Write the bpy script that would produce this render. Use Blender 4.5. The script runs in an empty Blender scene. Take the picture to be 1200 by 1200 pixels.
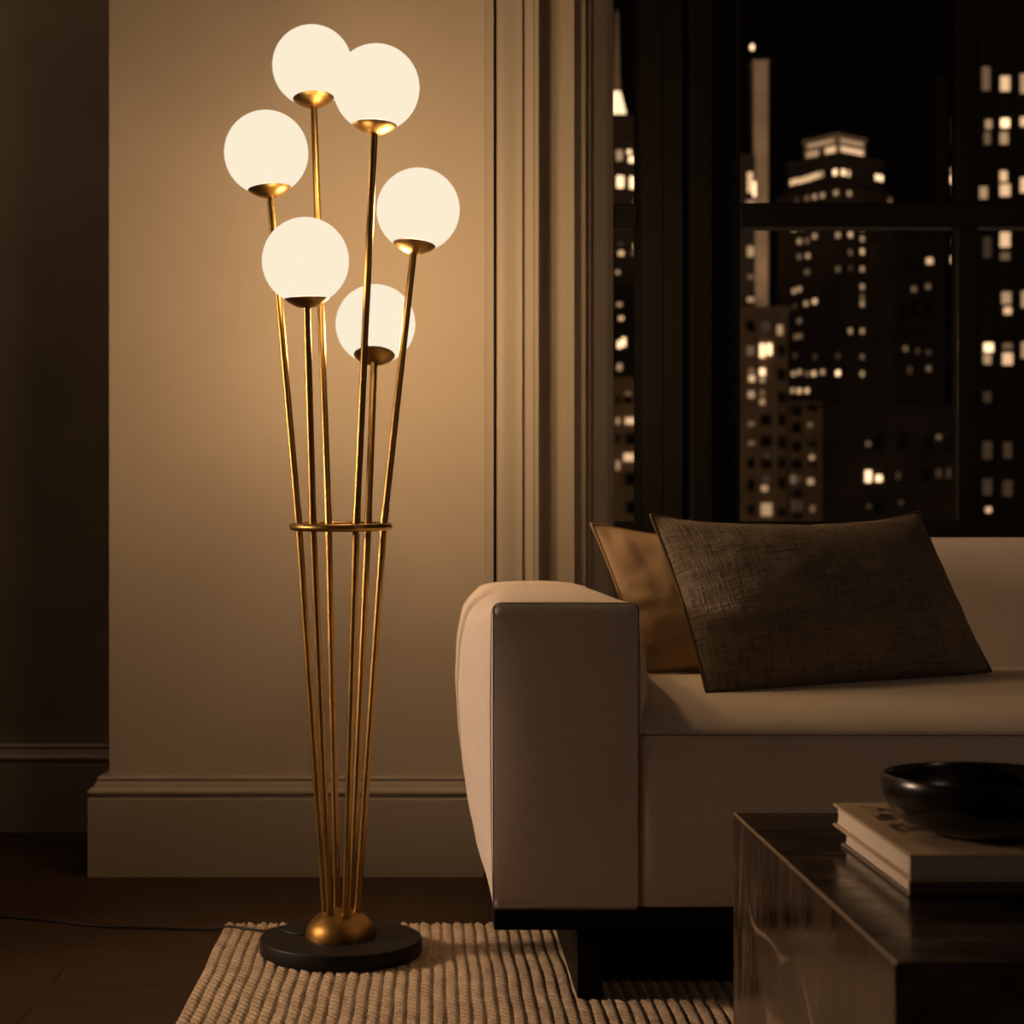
import bpy, bmesh, math, random
import numpy as np
from mathutils import Vector, Matrix, noise

random.seed(7)
C = bpy.context.scene.collection
S = bpy.context.scene

# ------------------------------------------------------------------ camera, sky, exposure
cam_d = bpy.data.cameras.new('camera')
cam_d.sensor_width = 36.0
cam_d.lens = 62.4
cam_d.shift_x = 0.08333
cam_d.shift_y = 0.01667
cam_d.clip_end = 3000
cam_d.dof.use_dof = True
cam_d.dof.focus_distance = 2.7
cam_d.dof.aperture_fstop = 6.4
cam = bpy.data.objects.new('camera', cam_d)
cam.location = (0, 0, 0.763)
cam.rotation_euler = (math.pi/2, 0, 0)
C.objects.link(cam)
S.camera = cam

S.view_settings.view_transform = 'Standard'
S.view_settings.look = 'None'
S.view_settings.gamma = 1.0
S.view_settings.use_curve_mapping = False
S.view_settings.exposure = 0.0

# night sky: nearly black overhead, the glow of lit streets below the horizon
W = bpy.data.worlds.new('night')
S.world = W
W.use_nodes = True
wn = W.node_tree
wn.nodes.clear()
tc = wn.nodes.new('ShaderNodeTexCoord')
sp = wn.nodes.new('ShaderNodeSeparateXYZ')
rp = wn.nodes.new('ShaderNodeValToRGB')
mp = wn.nodes.new('ShaderNodeMapRange')
mp.inputs['From Min'].default_value = -0.3
mp.inputs['From Max'].default_value = 0.3
bg = wn.nodes.new('ShaderNodeBackground')
ow = wn.nodes.new('ShaderNodeOutputWorld')
wn.links.new(tc.outputs['Generated'], sp.inputs[0])
wn.links.new(sp.outputs['Z'], mp.inputs['Value'])
wn.links.new(mp.outputs[0], rp.inputs[0])
wn.links.new(rp.outputs[0], bg.inputs[0])
wn.links.new(bg.outputs[0], ow.inputs[0])
rp.color_ramp.elements[0].position = 0.30
rp.color_ramp.elements[0].color = (0.17, 0.115, 0.072, 1)
rp.color_ramp.elements[1].position = 0.52
rp.color_ramp.elements[1].color = (0.0010, 0.0007, 0.0005, 1)

# power of each of the six bulbs (used in the lamp's builder below)
BULB_W = 272.0
BULB_COL = (1.0, 0.60, 0.28)
GLASS_GLOW = (0.975, 0.842, 0.632)    # glow of the opal glass itself

# unseen fill light added overhead behind the viewer, lifts the camera-facing sides
ad = bpy.data.lights.new('room_fill', 'AREA')
ad.shape = 'DISK'; ad.size = 0.4; ad.energy = 16; ad.color = (1.0, 0.73, 0.54)
ao = bpy.data.objects.new('room_fill', ad); C.objects.link(ao)
ao.location = (3.3, -0.6, 2.72)
# spotlight on the room's left side, aimed across the rug at the sofa's end
kd = bpy.data.lights.new('wall_spotlight', 'SPOT'); kd.energy = 240; kd.color = (1.0, 0.67, 0.45)
kd.spot_size = math.radians(50); kd.spot_blend = 0.9; kd.shadow_soft_size = 0.20
ko = bpy.data.objects.new('wall_spotlight', kd); C.objects.link(ko); ko.location = (-2.6, 2.86, 1.15)
ko.rotation_euler = (Vector((0.30, 2.75, 0.40))-ko.location).to_track_quat('-Z', 'Y').to_euler()

# added fill without a fitting, brightens the recess beside the lamp wall
hd = bpy.data.lights.new('alcove_fill', 'POINT'); hd.energy = 10; hd.color = (1.0, 0.70, 0.45); hd.shadow_soft_size = 0.12
ho = bpy.data.objects.new('alcove_fill', hd); C.objects.link(ho); ho.location = (-2.3, 4.15, 2.5)

# ------------------------------------------------------------------ helpers
MATS = {}
def nodes_of(name):
    m = bpy.data.materials.new(name); m.use_nodes = True
    nt = m.node_tree
    b = nt.nodes['Principled BSDF']
    return m, nt, b

def N(nt, t, **kw):
    n = nt.nodes.new(t)
    for k, v in kw.items():
        if k in n.inputs: n.inputs[k].default_value = v
        else: setattr(n, k, v)
    return n

def coords(nt, scale=(1, 1, 1), kind='Object'):
    t = N(nt, 'ShaderNodeTexCoord'); m = N(nt, 'ShaderNodeMapping')
    m.inputs['Scale'].default_value = scale
    nt.links.new(t.outputs[kind], m.inputs[0])
    return m.outputs[0]

def noise_node(nt, vec, scale, detail=4, rough=0.6, distort=0.0):
    n = N(nt, 'ShaderNodeTexNoise')
    n.inputs['Scale'].default_value = scale; n.inputs['Detail'].default_value = detail
    n.inputs['Roughness'].default_value = rough; n.inputs['Distortion'].default_value = distort
    nt.links.new(vec, n.inputs['Vector'])
    return n.outputs['Fac']

def ramp(nt, fac, stops):
    r = N(nt, 'ShaderNodeValToRGB')
    e = r.color_ramp.elements
    while len(e) < len(stops): e.new(0.5)
    for i, (p, c) in enumerate(stops):
        e[i].position = p; e[i].color = (*c, 1) if len(c) == 3 else c
    nt.links.new(fac, r.inputs[0])
    return r.outputs[0]

def bump(nt, b, height, strength, dist=0.01):
    n = N(nt, 'ShaderNodeBump'); n.inputs['Strength'].default_value = strength; n.inputs['Distance'].default_value = dist
    nt.links.new(height, n.inputs['Height']); nt.links.new(n.outputs[0], b.inputs['Normal'])

def math_node(nt, op, a, b_):
    n = N(nt, 'ShaderNodeMath', operation=op)
    for i, v in enumerate((a, b_)):
        if isinstance(v, (int, float)): n.inputs[i].default_value = v
        else: nt.links.new(v, n.inputs[i])
    return n.outputs[0]

def mul(c, k): return tuple(min(1, x*k) for x in c)

def plain(name, col, rough=0.6, metal=0.0, spec=0.5, var=0.08, scale=6, bmp=0.0, bscale=80):
    m, nt, b = nodes_of(name)
    v = coords(nt)
    f = noise_node(nt, v, scale)
    nt.links.new(ramp(nt, f, [(0.3, mul(col, 1-var)), (0.7, mul(col, 1+var))]), b.inputs['Base Color'])
    b.inputs['Roughness'].default_value = rough; b.inputs['Metallic'].default_value = metal
    b.inputs['Specular IOR Level'].default_value = spec
    if bmp: bump(nt, b, noise_node(nt, v, bscale), bmp, 0.002)
    return m

def fabric(name, col, weave=260, bmp=0.35, var=0.14, uv=False, stretch=9, dist=0.0015):
    m, nt, b = nodes_of(name)
    k = 'UV' if uv else 'Object'
    a1 = noise_node(nt, coords(nt, (1, stretch, stretch) if not uv else (1, stretch, 1), k), weave/stretch*1.6, 3, 0.65, 0.3)
    a2 = noise_node(nt, coords(nt, (stretch, stretch, 1) if not uv else (stretch, 1, 1), k), weave/stretch*1.6, 3, 0.65, 0.3)
    s = math_node(nt, 'ADD', a1, a2)
    s = math_node(nt, 'MULTIPLY', s, 0.5)
    big = noise_node(nt, coords(nt, kind=k), 5, 3)
    mix = math_node(nt, 'ADD', math_node(nt, 'MULTIPLY', s, 0.75), math_node(nt, 'MULTIPLY', big, 0.25))
    nt.links.new(ramp(nt, mix, [(0.36, mul(col, 1-var*1.6)), (0.5, col), (0.64, mul(col, 1+var))]), b.inputs['Base Color'])
    b.inputs['Roughness'].default_value = 0.95
    b.inputs['Specular IOR Level'].default_value = 0.12
    b.inputs['Sheen Weight'].default_value = 0.12
    b.inputs['Sheen Roughness'].default_value = 0.6
    b.inputs['Sheen Tint'].default_value = (*col, 1)
    bump(nt, b, s, bmp, dist)
    return m

def emit(name, col, k):
    m = bpy.data.materials.new(name); m.use_nodes = True
    nt = m.node_tree; nt.nodes.clear()
    e = N(nt, 'ShaderNodeEmission'); e.inputs[0].default_value = (*col, 1); e.inputs[1].default_value = k
    o = N(nt, 'ShaderNodeOutputMaterial'); nt.links.new(e.outputs[0], o.inputs[0])
    return m

def worldloc(o):
    v = Vector((0, 0, 0))
    while o: v += o.location; o = o.parent
    return v

def make(name, verts, faces, mat, parent=None, smooth=True, kind=None, uvs=None, mats=None, fmat=None):
    off = worldloc(parent) if parent else Vector((0, 0, 0))
    me = bpy.data.meshes.new(name)
    me.from_pydata([(v[0]-off[0], v[1]-off[1], v[2]-off[2]) for v in verts], [], faces)
    for mm in (mats or [mat]): me.materials.append(mm)
    if fmat:
        for p, i in zip(me.polygons, fmat): p.material_index = i
    me.polygons.foreach_set('use_smooth', [smooth]*len(me.polygons))
    if uvs:
        l = me.uv_layers.new(name='UVMap')
        for lp in me.loops: l.data[lp.index].uv = uvs[lp.vertex_index]
    me.validate(); me.update()
    bm = bmesh.new(); bm.from_mesh(me); bmesh.ops.recalc_face_normals(bm, faces=bm.faces); bm.to_mesh(me); bm.free()
    o = bpy.data.objects.new(name, me); C.objects.link(o)
    if parent: o.parent = parent
    if kind: o['kind'] = kind
    return o

def autosmooth(o, deg=35):
    me = o.data
    bm = bmesh.new(); bm.from_mesh(me)
    a = math.radians(deg)
    for e in bm.edges:
        if len(e.link_faces) == 2 and e.calc_face_angle(0) > a: e.smooth = False
    bm.to_mesh(me); bm.free()
    return o

def bevel(o, w, seg=2):
    m = o.modifiers.new('edge', 'BEVEL'); m.width = w; m.segments = seg; m.limit_method = 'ANGLE'
    m.angle_limit = math.radians(40)
    return o

def box_vf(x0, x1, y0, y1, z0, z1, vs=None, fs=None):
    vs = [] if vs is None else vs; fs = [] if fs is None else fs
    n = len(vs)
    vs += [(x0, y0, z0), (x1, y0, z0), (x1, y1, z0), (x0, y1, z0), (x0, y0, z1), (x1, y0, z1), (x1, y1, z1), (x0, y1, z1)]
    fs += [tuple(n+i for i in f) for f in ((0, 3, 2, 1), (4, 5, 6, 7), (0, 1, 5, 4), (1, 2, 6, 5), (2, 3, 7, 6), (3, 0, 4, 7))]
    return vs, fs

def box(name, x0, x1, y0, y1, z0, z1, mat, parent=None, bev=0.0, kind=None):
    v, f = box_vf(x0, x1, y0, y1, z0, z1)
    o = make(name, v, f, mat, parent, smooth=False, kind=kind)
    if bev: bevel(o, bev)
    return o

def extrude_z(name, prof, z0, z1, mat, parent=None, kind=None, deg=30):
    n = len(prof)
    v = [(x, y, z0) for x, y in prof] + [(x, y, z1) for x, y in prof]
    f = [(i, (i+1) % n, n+(i+1) % n, n+i) for i in range(n)] + [tuple(range(n))[::-1], tuple(range(n, 2*n))]
    return autosmooth(make(name, v, f, mat, parent, kind=kind), deg)

def tube(name, pts, r, mat, parent=None, seg=16, closed=False, rad=None, extra=None):
    """round bar through pts; rad = radius per point"""
    pts = [Vector(p) for p in pts]; n = len(pts)
    V, F = [], []
    up = Vector((0, 0, 1)); prev = None
    for i, p in enumerate(pts):
        if closed: t = pts[(i+1) % n]-pts[i-1]
        else: t = pts[min(i+1, n-1)]-pts[max(i-1, 0)]
        t.normalize()
        if prev is None:
            a = up.cross(t)
            if a.length < 1e-3: a = Vector((1, 0, 0)).cross(t)
            a.normalize()
        else:
            a = prev-t*prev.dot(t); a.normalize()
        prev = a; b = t.cross(a)
        rr = rad[i] if rad else r
        for k in range(seg):
            q = 2*math.pi*k/seg
            V.append(p+a*(rr*math.cos(q))+b*(rr*math.sin(q)))
    m = n if closed else n-1
    for i in range(m):
        j = (i+1) % n
        for k in range(seg):
            F.append((i*seg+k, i*seg+(k+1) % seg, j*seg+(k+1) % seg, j*seg+k))
    if not closed:
        F.append(tuple(range(seg))[::-1]); F.append(tuple((n-1)*seg+k for k in range(seg)))
    return autosmooth(make(name, V, F, mat, parent), 50)

def lathe(name, prof, origin, axis, mat, parent=None, seg=48, deg=40):
    """prof (r, h) turned about axis through origin; both ends close on the axis when r = 0"""
    ax = Vector(axis).normalized()
    a = Vector((1, 0, 0)); a = (a-ax*a.dot(ax)).normalized(); b = ax.cross(a)
    o = Vector(origin); V, F = [], []
    idx = []
    for r, h in prof:
        if r < 1e-6:
            idx.append([len(V)]); V.append(o+ax*h)
        else:
            idx.append(list(range(len(V), len(V)+seg)))
            for k in range(seg):
                q = 2*math.pi*k/seg
                V.append(o+ax*h+a*(r*math.cos(q))+b*(r*math.sin(q)))
    for A, B in zip(idx[:-1], idx[1:]):
        for k in range(seg):
            k2 = (k+1) % seg
            if len(A) == 1 and len(B) == 1: continue
            if len(A) == 1: F.append((A[0], B[k2], B[k]))
            elif len(B) == 1: F.append((A[k], A[k2], B[0]))
            else: F.append((A[k], A[k2], B[k2], B[k]))
    return autosmooth(make(name, V, F, mat, parent), deg)

def thing(name, label, cat, loc, group=None):
    o = bpy.data.objects.new(name, None); C.objects.link(o)
    o.location = loc; o.empty_display_size = 0.1
    o['label'] = label; o['category'] = cat
    if group: o['group'] = group
    return o

# ------------------------------------------------------------------ materials
M_wall = plain('warm_white_paint', (0.50, 0.445, 0.38), 0.85, spec=0.2, var=0.03, scale=2.5, bmp=0.05, bscale=220)
M_trimw = plain('satin_white_woodwork', (0.43, 0.385, 0.33), 0.5, spec=0.35, var=0.02, scale=3)
M_alcove = plain('dark_taupe_paint', (0.42, 0.37, 0.30), 0.9, spec=0.15, var=0.15, scale=2.2)
M_alcoveb = plain('dark_taupe_woodwork', (0.55, 0.48, 0.40), 0.6, spec=0.3, var=0.05)
M_ceil = plain('ceiling_paint', (0.22, 0.20, 0.18), 0.9, spec=0.1)
M_room = plain('dark_room_paint', (0.14, 0.115, 0.095), 0.9, spec=0.1)
M_frame = plain('black_window_paint', (0.0075, 0.006, 0.005), 0.5, spec=0.2, var=0.1)
M_sofa = fabric('cream_linen', (0.70, 0.61, 0.53), 420, 0.35, 0.10)
M_seam = plain('seam_thread', (0.26, 0.20, 0.15), 0.9, spec=0.1)
M_tan = fabric('tan_linen', (0.40, 0.28, 0.165), 320, 0.45, 0.14, uv=True)
M_tanp = plain('tan_piping', (0.30, 0.21, 0.12), 0.9, spec=0.1)
M_brown = fabric('brown_coarse_weave', (0.195, 0.158, 0.118), 110, 1.0, 0.32, uv=True, stretch=8, dist=0.008)
M_brownp = plain('brown_piping', (0.10, 0.07, 0.042), 0.9, spec=0.1)
M_blackw = plain('black_stained_wood', (0.007, 0.005, 0.004), 0.55, spec=0.12)
M_blackm = plain('black_powder_coat', (0.011, 0.009, 0.0075), 0.5, spec=0.25, var=0.15, scale=300)
M_cord = plain('black_flex', (0.012, 0.010, 0.009), 0.5, spec=0.4)

def brass(name, col, rough):
    m, nt, b = nodes_of(name)
    v = coords(nt)
    f = noise_node(nt, v, 14, 5, 0.7)
    g = noise_node(nt, v, 900, 2, 0.5)
    nt.links.new(ramp(nt, f, [(0.3, mul(col, 0.75)), (0.7, mul(col, 1.08))]), b.inputs['Base Color'])
    r = math_node(nt, 'ADD', math_node(nt, 'MULTIPLY', f, 0.14), rough-0.07)
    nt.links.new(r, b.inputs['Roughness'])
    b.inputs['Metallic'].default_value = 1.0
    bump(nt, b, g, 0.06, 0.0004)
    return m
M_brass = brass('antique_brass', (0.43, 0.265, 0.085), 0.36)
M_brassd = brass('brushed_brass_dome', (0.34, 0.195, 0.055), 0.44)

def opal(clear):
    # clear share is set per shell to throw more lamp light rightward
    m = bpy.data.materials.new('opal_glass'); m.use_nodes = True
    nt = m.node_tree; nt.nodes.clear()
    tr = N(nt, 'ShaderNodeBsdfTransparent'); tr.inputs[0].default_value = (1, 1, 1, 1)
    tl = N(nt, 'ShaderNodeEmission'); tl.inputs[0].default_value = (*GLASS_GLOW, 1)
    mx = N(nt, 'ShaderNodeMixShader'); mx.inputs[0].default_value = clear
    o = N(nt, 'ShaderNodeOutputMaterial')
    nt.links.new(tl.outputs[0], mx.inputs[1]); nt.links.new(tr.outputs[0], mx.inputs[2])
    nt.links.new(mx.outputs[0], o.inputs[0])
    return m

def pane():
    m = bpy.data.materials.new('window_glass'); m.use_nodes = True
    nt = m.node_tree; nt.nodes.clear()
    tr = N(nt, 'ShaderNodeBsdfTransparent'); tr.inputs[0].default_value = (0.93, 0.93, 0.93, 1)
    gl = N(nt, 'ShaderNodeBsdfGlossy'); gl.inputs['Roughness'].default_value = 0.02
    fr = N(nt, 'ShaderNodeFresnel'); fr.inputs[0].default_value = 1.45
    mx = N(nt, 'ShaderNodeMixShader'); o = N(nt, 'ShaderNodeOutputMaterial')
    nt.links.new(fr.outputs[0], mx.inputs[0]); nt.links.new(tr.outputs[0], mx.inputs[1]); nt.links.new(gl.outputs[0], mx.inputs[2])
    nt.links.new(mx.outputs[0], o.inputs[0])
    return m
M_pane = pane()

def floor_mat():
    m, nt, b = nodes_of('dark_oak_boards')
    v = coords(nt)
    br = N(nt, 'ShaderNodeTexBrick'); br.offset = 0.37
    br.inputs['Scale'].default_value = 1.0; br.inputs['Brick Width'].default_value = 1.7; br.inputs['Row Height'].default_value = 0.135
    br.inputs['Mortar Size'].default_value = 0.0028; br.inputs['Mortar Smooth'].default_value = 0.3
    br.inputs['Color1'].default_value = (0.050, 0.029, 0.015, 1); br.inputs['Color2'].default_value = (0.035, 0.020, 0.0105, 1)
    br.inputs['Mortar'].default_value = (0.02, 0.012, 0.006, 1)
    nt.links.new(v, br.inputs['Vector'])
    g = noise_node(nt, coords(nt, (1.2, 22, 1)), 5, 6, 0.65, 0.6)
    mxn = N(nt, 'ShaderNodeMix', data_type='RGBA', blend_type='MULTIPLY'); mxn.inputs['Factor'].default_value = 1.0
    nt.links.new(br.outputs['Color'], mxn.inputs[6])
    nt.links.new(ramp(nt, g, [(0.3, (0.55, 0.5, 0.45)), (0.65, (1.15, 1.1, 1.05))]), mxn.inputs[7])
    nt.links.new(mxn.outputs[2], b.inputs['Base Color'])
    b.inputs['Roughness'].default_value = 0.5; b.inputs['Specular IOR Level'].default_value = 0.2
    bump(nt, b, math_node(nt, 'SUBTRACT', g, br.outputs['Fac']), 0.15, 0.003)
    return m
M_floor = floor_mat()

def rug_mat():
    m, nt, b = nodes_of('braided_jute')
    v = coords(nt)
    f = noise_node(nt, coords(nt, (1, 0.35, 1)), 55, 4, 0.7)
    g = noise_node(nt, v, 520, 3, 0.7)
    mixf = math_node(nt, 'ADD', math_node(nt, 'MULTIPLY', f, 0.5), math_node(nt, 'MULTIPLY', g, 0.5))
    nt.links.new(ramp(nt, mixf, [(0.34, (0.22, 0.155, 0.097)), (0.5, (0.45, 0.345, 0.235)), (0.66, (0.66, 0.52, 0.375))]), b.inputs['Base Color'])
    b.inputs['Roughness'].default_value = 0.97; b.inputs['Specular IOR Level'].default_value = 0.08
    bump(nt, b, g, 0.5, 0.002)
    return m
M_rug = rug_mat()

def marble_mat():
    m, nt, b = nodes_of('dark_emperador_marble')
    v = coords(nt)
    st = noise_node(nt, coords(nt, (2.0, 13, 2.0)), 3, 6, 0.7, 0.8)
    cl = noise_node(nt, v, 3.2, 5, 0.6, 1.0)
    basec = ramp(nt, math_node(nt, 'ADD', math_node(nt, 'MULTIPLY', st, 0.55), math_node(nt, 'MULTIPLY', cl, 0.45)),
                 [(0.36, (0.006, 0.004, 0.003)), (0.50, (0.026, 0.018, 0.012)), (0.62, (0.105, 0.075, 0.050))])
    # thin pale veins where a warped field crosses its middle value
    w = N(nt, 'ShaderNodeTexNoise'); w.inputs['Scale'].default_value = 2.3; w.inputs['Detail'].default_value = 2.5
    w.inputs['Distortion'].default_value = 0.7
    nt.links.new(coords(nt, (1.0, 0.8, 0.7)), w.inputs['Vector'])
    d = math_node(nt, 'ABSOLUTE', math_node(nt, 'SUBTRACT', w.outputs['Fac'], 0.5), 0)
    vein = ramp(nt, d, [(0.0, (1, 1, 1)), (0.004, (0.6, 0.6, 0.6)), (0.011, (0, 0, 0))])
    brk = ramp(nt, noise_node(nt, v, 5, 2), [(0.40, (0, 0, 0)), (0.55, (0.8, 0.8, 0.8))])
    vm = math_node(nt, 'MULTIPLY', vein, brk)
    mx = N(nt, 'ShaderNodeMix', data_type='RGBA'); nt.links.new(vm, mx.inputs['Factor'])
    nt.links.new(basec, mx.inputs[6]); mx.inputs[7].default_value = (0.33, 0.24, 0.165, 1)
    nt.links.new(mx.outputs[2], b.inputs['Base Color'])
    nt.links.new(ramp(nt, st, [(0.38, (0.13, 0.13, 0.13)), (0.62, (0.25, 0.25, 0.25))]), b.inputs['Roughness']); b.inputs['Specular IOR Level'].default_value = 0.55
    return m
M_marble = marble_mat()
M_mitre = plain('marble_edge_highlight', (0.36, 0.26, 0.17), 0.4, var=0.25, scale=40)  # far paler than the slab, paints the highlight along the table edge

# ------------------------------------------------------------------ the room
WY, AY = 3.93, 4.505          # lamp wall, alcove wall
CZ = 2.8
box('floor', -3.2, 3.6, -2.6, 4.62, -0.12, 0.0, M_floor, kind='structure')
box('ceiling', -3.2, 3.6, -2.6, 4.62, CZ, CZ+0.1, M_ceil, kind='structure')
box('wall_back', -0.703, 0.235, WY, 4.62, 0.0, CZ, M_wall, kind='structure')
box('wall_alcove', -3.2, -0.703, AY, 4.62, 0.0, CZ, M_alcove, kind='structure')
box('wall_left', -3.32, -3.2, -2.6, 4.62, 0.0, CZ, M_room, kind='structure')
box('wall_right', 3.6, 3.72, -2.6, 4.62, 0.0, CZ, M_room, kind='structure')
box('wall_front', -3.2, 3.6, -2.72, -2.6, 0.0, CZ, M_room, kind='structure')
box('wall_under_window', 0.235, 3.6, 4.09, 4.30, 0.0, 0.70, M_wall, kind='structure')
box('wall_over_window', 0.235, 3.6, 4.09, 4.30, 2.60, CZ, M_wall, kind='structure')

# moulded baseboard profile: (thickness off the wall, height)
BP = [(0.0, 0.0), (0.040, 0.0), (0.040, 0.170), (0.0385, 0.1725), (0.034, 0.1735), (0.033, 0.177), (0.037, 0.179), (0.0405, 0.182),
      (0.0415, 0.186), (0.0395, 0.190), (0.034, 0.1925), (0.030, 0.195), (0.0285, 0.199), (0.0265, 0.2035), (0.022, 0.2055),
      (0.0205, 0.208), (0.0225, 0.2105), (0.0235, 0.2135), (0.0215, 0.2165), (0.018, 0.218), (0.0, 0.218)]
def skirting(name, path, normals, mat):
    V, F = [], []
    n = len(BP)
    for (x, y), (nx, ny) in zip(path, normals):
        for t, h in BP: V.append((x+nx*t, y+ny*t, h))
    for i in range(len(path)-1):
        for k in range(n):
            F.append((i*n+k, i*n+(k+1) % n, (i+1)*n+(k+1) % n, (i+1)*n+k))
    F += [tuple(range(n)), tuple((len(path)-1)*n+k for k in range(n))[::-1]]
    return autosmooth(make(name, V, F, mat, kind='structure'), 28)
skirting('baseboard_back', [(0.125, WY), (-0.703, WY), (-0.703, AY)], [(0, -1), (-1, -1), (-1, 0)], M_trimw)
skirting('baseboard_alcove', [(-0.745, AY), (-3.2, AY)], [(0, -1), (0, -1)], M_alcoveb)

# fluted casing between the lamp wall and the window; (x, stand-off towards the room)
def cove(x0, p0, x1, p1, n=8, pw=2.2):
    return [(x0+(x1-x0)*i/n, p0+(p1-p0)*(i/n)**pw) for i in range(1, n+1)]
prof = [(0.128, -0.02), (0.128, 0.0), (0.1295, 0.005), (0.136, 0.010), (0.146, 0.016), (0.1475, 0.016), (0.148, 0.000), (0.1545, 0.000), (0.155, 0.017),
        (0.163, 0.020), (0.175, 0.0205), (0.190, 0.016), (0.203, 0.0155), (0.2105, 0.018), (0.211, 0.002), (0.2165, 0.002), (0.217, 0.014),
        (0.226, 0.020), (0.233, 0.0245), (0.2365, 0.024), (0.2375, 0.022), (0.2465, 0.022), (0.247, -0.072), (0.256, -0.074)]
prof += cove(0.256, -0.074, 0.327, -0.004, 12, 1.8)
prof += [(0.3275, -0.046), (0.352, -0.046), (0.3525, -0.0105), (0.356, -0.029), (0.361, -0.028), (0.366, -0.032), (0.3675, -0.040), (0.374, -0.048),
         (0.384, -0.055), (0.390, -0.062), (0.402, -0.072), (0.412, -0.084), (0.4235, -0.098), (0.4235, -0.16), (0.128, -0.16)]
extrude_z('trim_casing', [(x, WY-p) for x, p in prof], 0.0, CZ, M_trimw, kind='structure', deg=22)

# ------------------------------------------------------------------ window: black steel-look timber frame
FY = 4.0
win = bpy.data.objects.new('window_1', None); C.objects.link(win); win.location = (1.4, 4.05, 0.72); win['kind'] = 'structure'
def rect_frame(name, xs, z0, z1, y0, y1):
    v, f = [], []
    for a, b_ in xs: box_vf(a, b_, y0, y1, z0, z1, v, f)
    return bevel(make(name, v, f, M_frame, win, smooth=False), 0.003)
pp = [(0.481, 0.05), (0.481, 0.012), (0.486, 0.006), (0.530, 0.002), (0.534, -0.014), (0.574, -0.018), (0.578, -0.004), (0.588, -0.002), (0.588, -0.045),
      (0.592, -0.050), (0.634, -0.050), (0.638, -0.046), (0.638, 0.004), (0.672, 0.008), (0.676, 0.020), (0.7105, 0.024), (0.7105, 0.05)]
extrude_z('mullion_post', [(x, FY+y) for x, y in pp]+[(0.7105, 4.12), (0.481, 4.12)], 0.70, 2.62, M_frame, win, deg=20)
box('sill_rail', 0.4235, 3.6, 4.02, 4.10, 0.68, 0.781, M_frame, win, 0.004)
box('head_rail', 0.4235, 3.6, 4.02, 4.10, 2.52, 2.62, M_frame, win, 0.004)
box('side_rail', 0.4235, 0.481, 4.035, 4.07, 1.447, 1.503, M_frame, win, 0.004)
box('meeting_rail', 0.7105, 3.6, 4.022, 4.085, 1.449, 1.503, M_frame, win, 0.005)
for xm in (1.206, 1.90, 2.60, 3.30):
    box('glazing_bar', xm, xm+0.046, 4.03, 4.08, 0.78, 2.52, M_frame, win, 0.004)
xs = [(0.4235, 0.481), (0.7105, 1.206), (1.252, 1.90), (1.946, 2.60), (2.646, 3.30), (3.346, 3.6)]
for a, b_ in xs:
    for z0, z1 in ((0.781, 1.449), (1.503, 2.52)):
        make('glass_pane', [(a, 4.055, z0), (b_, 4.055, z0), (b_, 4.055, z1), (a, 4.055, z1)], [(0, 1, 2, 3)], M_pane, win, smooth=False)

# ------------------------------------------------------------------ rug (braided ribs running towards the window)
def build_rug():
    x0, x1, y0, y1 = -0.385, 1.42, 0.95, 3.405
    rib = 0.0207
    nx = int((x1-x0)/rib*7)+1
    X = np.linspace(x0, x1, nx); Y = np.concatenate([np.arange(y0, 2.45, 0.005), np.linspace(2.45, y1, 320)]); ny = len(Y)
    wob = 0.0012*np.sin(Y*9.0)+0.0008*np.sin(Y*23+1)
    GX, GY = np.meshgrid(X, Y)
    p = ((GX-x0)/rib) % 1.0
    k = np.floor((GX-x0)/rib)
    d = np.abs(2*p-1)
    base = np.sqrt(np.clip(1-d**2, 0, 1))
    ph = (k*0.618 % 1)*6.28
    braid = np.sin(2*np.pi*(GY/0.022 + 0.55*d*np.where(p > 0.5, 1, -1)) + ph)
    h = 0.0028+0.0062*base+0.0038*braid*np.clip(base*1.4, 0, 1)
    h *= 1-0.12*np.sin(GY*31+k*2.1)*0.5
    h = np.minimum(h*0.88, 0.0106)
    edge = np.minimum((y1-GY)/0.010, 1); h = h*np.clip(edge, 0.15, 1)
    PX = GX+wob[:, None]*1.0
    # loose looped ends along the far hem
    PY = GY+np.where(GY > y1-0.02, 0.006*base*(1-(y1-GY)/0.02), 0)
    V = np.stack([PX, PY, h+0.0008], -1).reshape(-1, 3)
    i = np.arange(nx*ny).reshape(ny, nx)
    F = np.stack([i[:-1, :-1], i[:-1, 1:], i[1:, 1:], i[1:, :-1]], -1).reshape(-1, 4)
    me = bpy.data.meshes.new('rug')
    me.vertices.add(len(V)); me.vertices.foreach_set('co', V.ravel())
    me.loops.add(F.size); me.loops.foreach_set('vertex_index', F.ravel().astype(np.int32))
    me.polygons.add(len(F)); me.polygons.foreach_set('loop_start', np.arange(0, F.size, 4, dtype=np.int32))
    me.polygons.foreach_set('loop_total', np.full(len(F), 4, dtype=np.int32))
    me.update(); me.validate()
    me.polygons.foreach_set('use_smooth', [True]*len(me.polygons))
    me.materials.append(M_rug)
    o = bpy.data.objects.new('rug', me); C.objects.link(o)
    o['label'] = 'beige braided rug with thick ribs lying on the dark wood floor'; o['category'] = 'rug'
    # bound hem cord along the long edge, sits beside the first rib
    return o
rug = build_rug()

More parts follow.
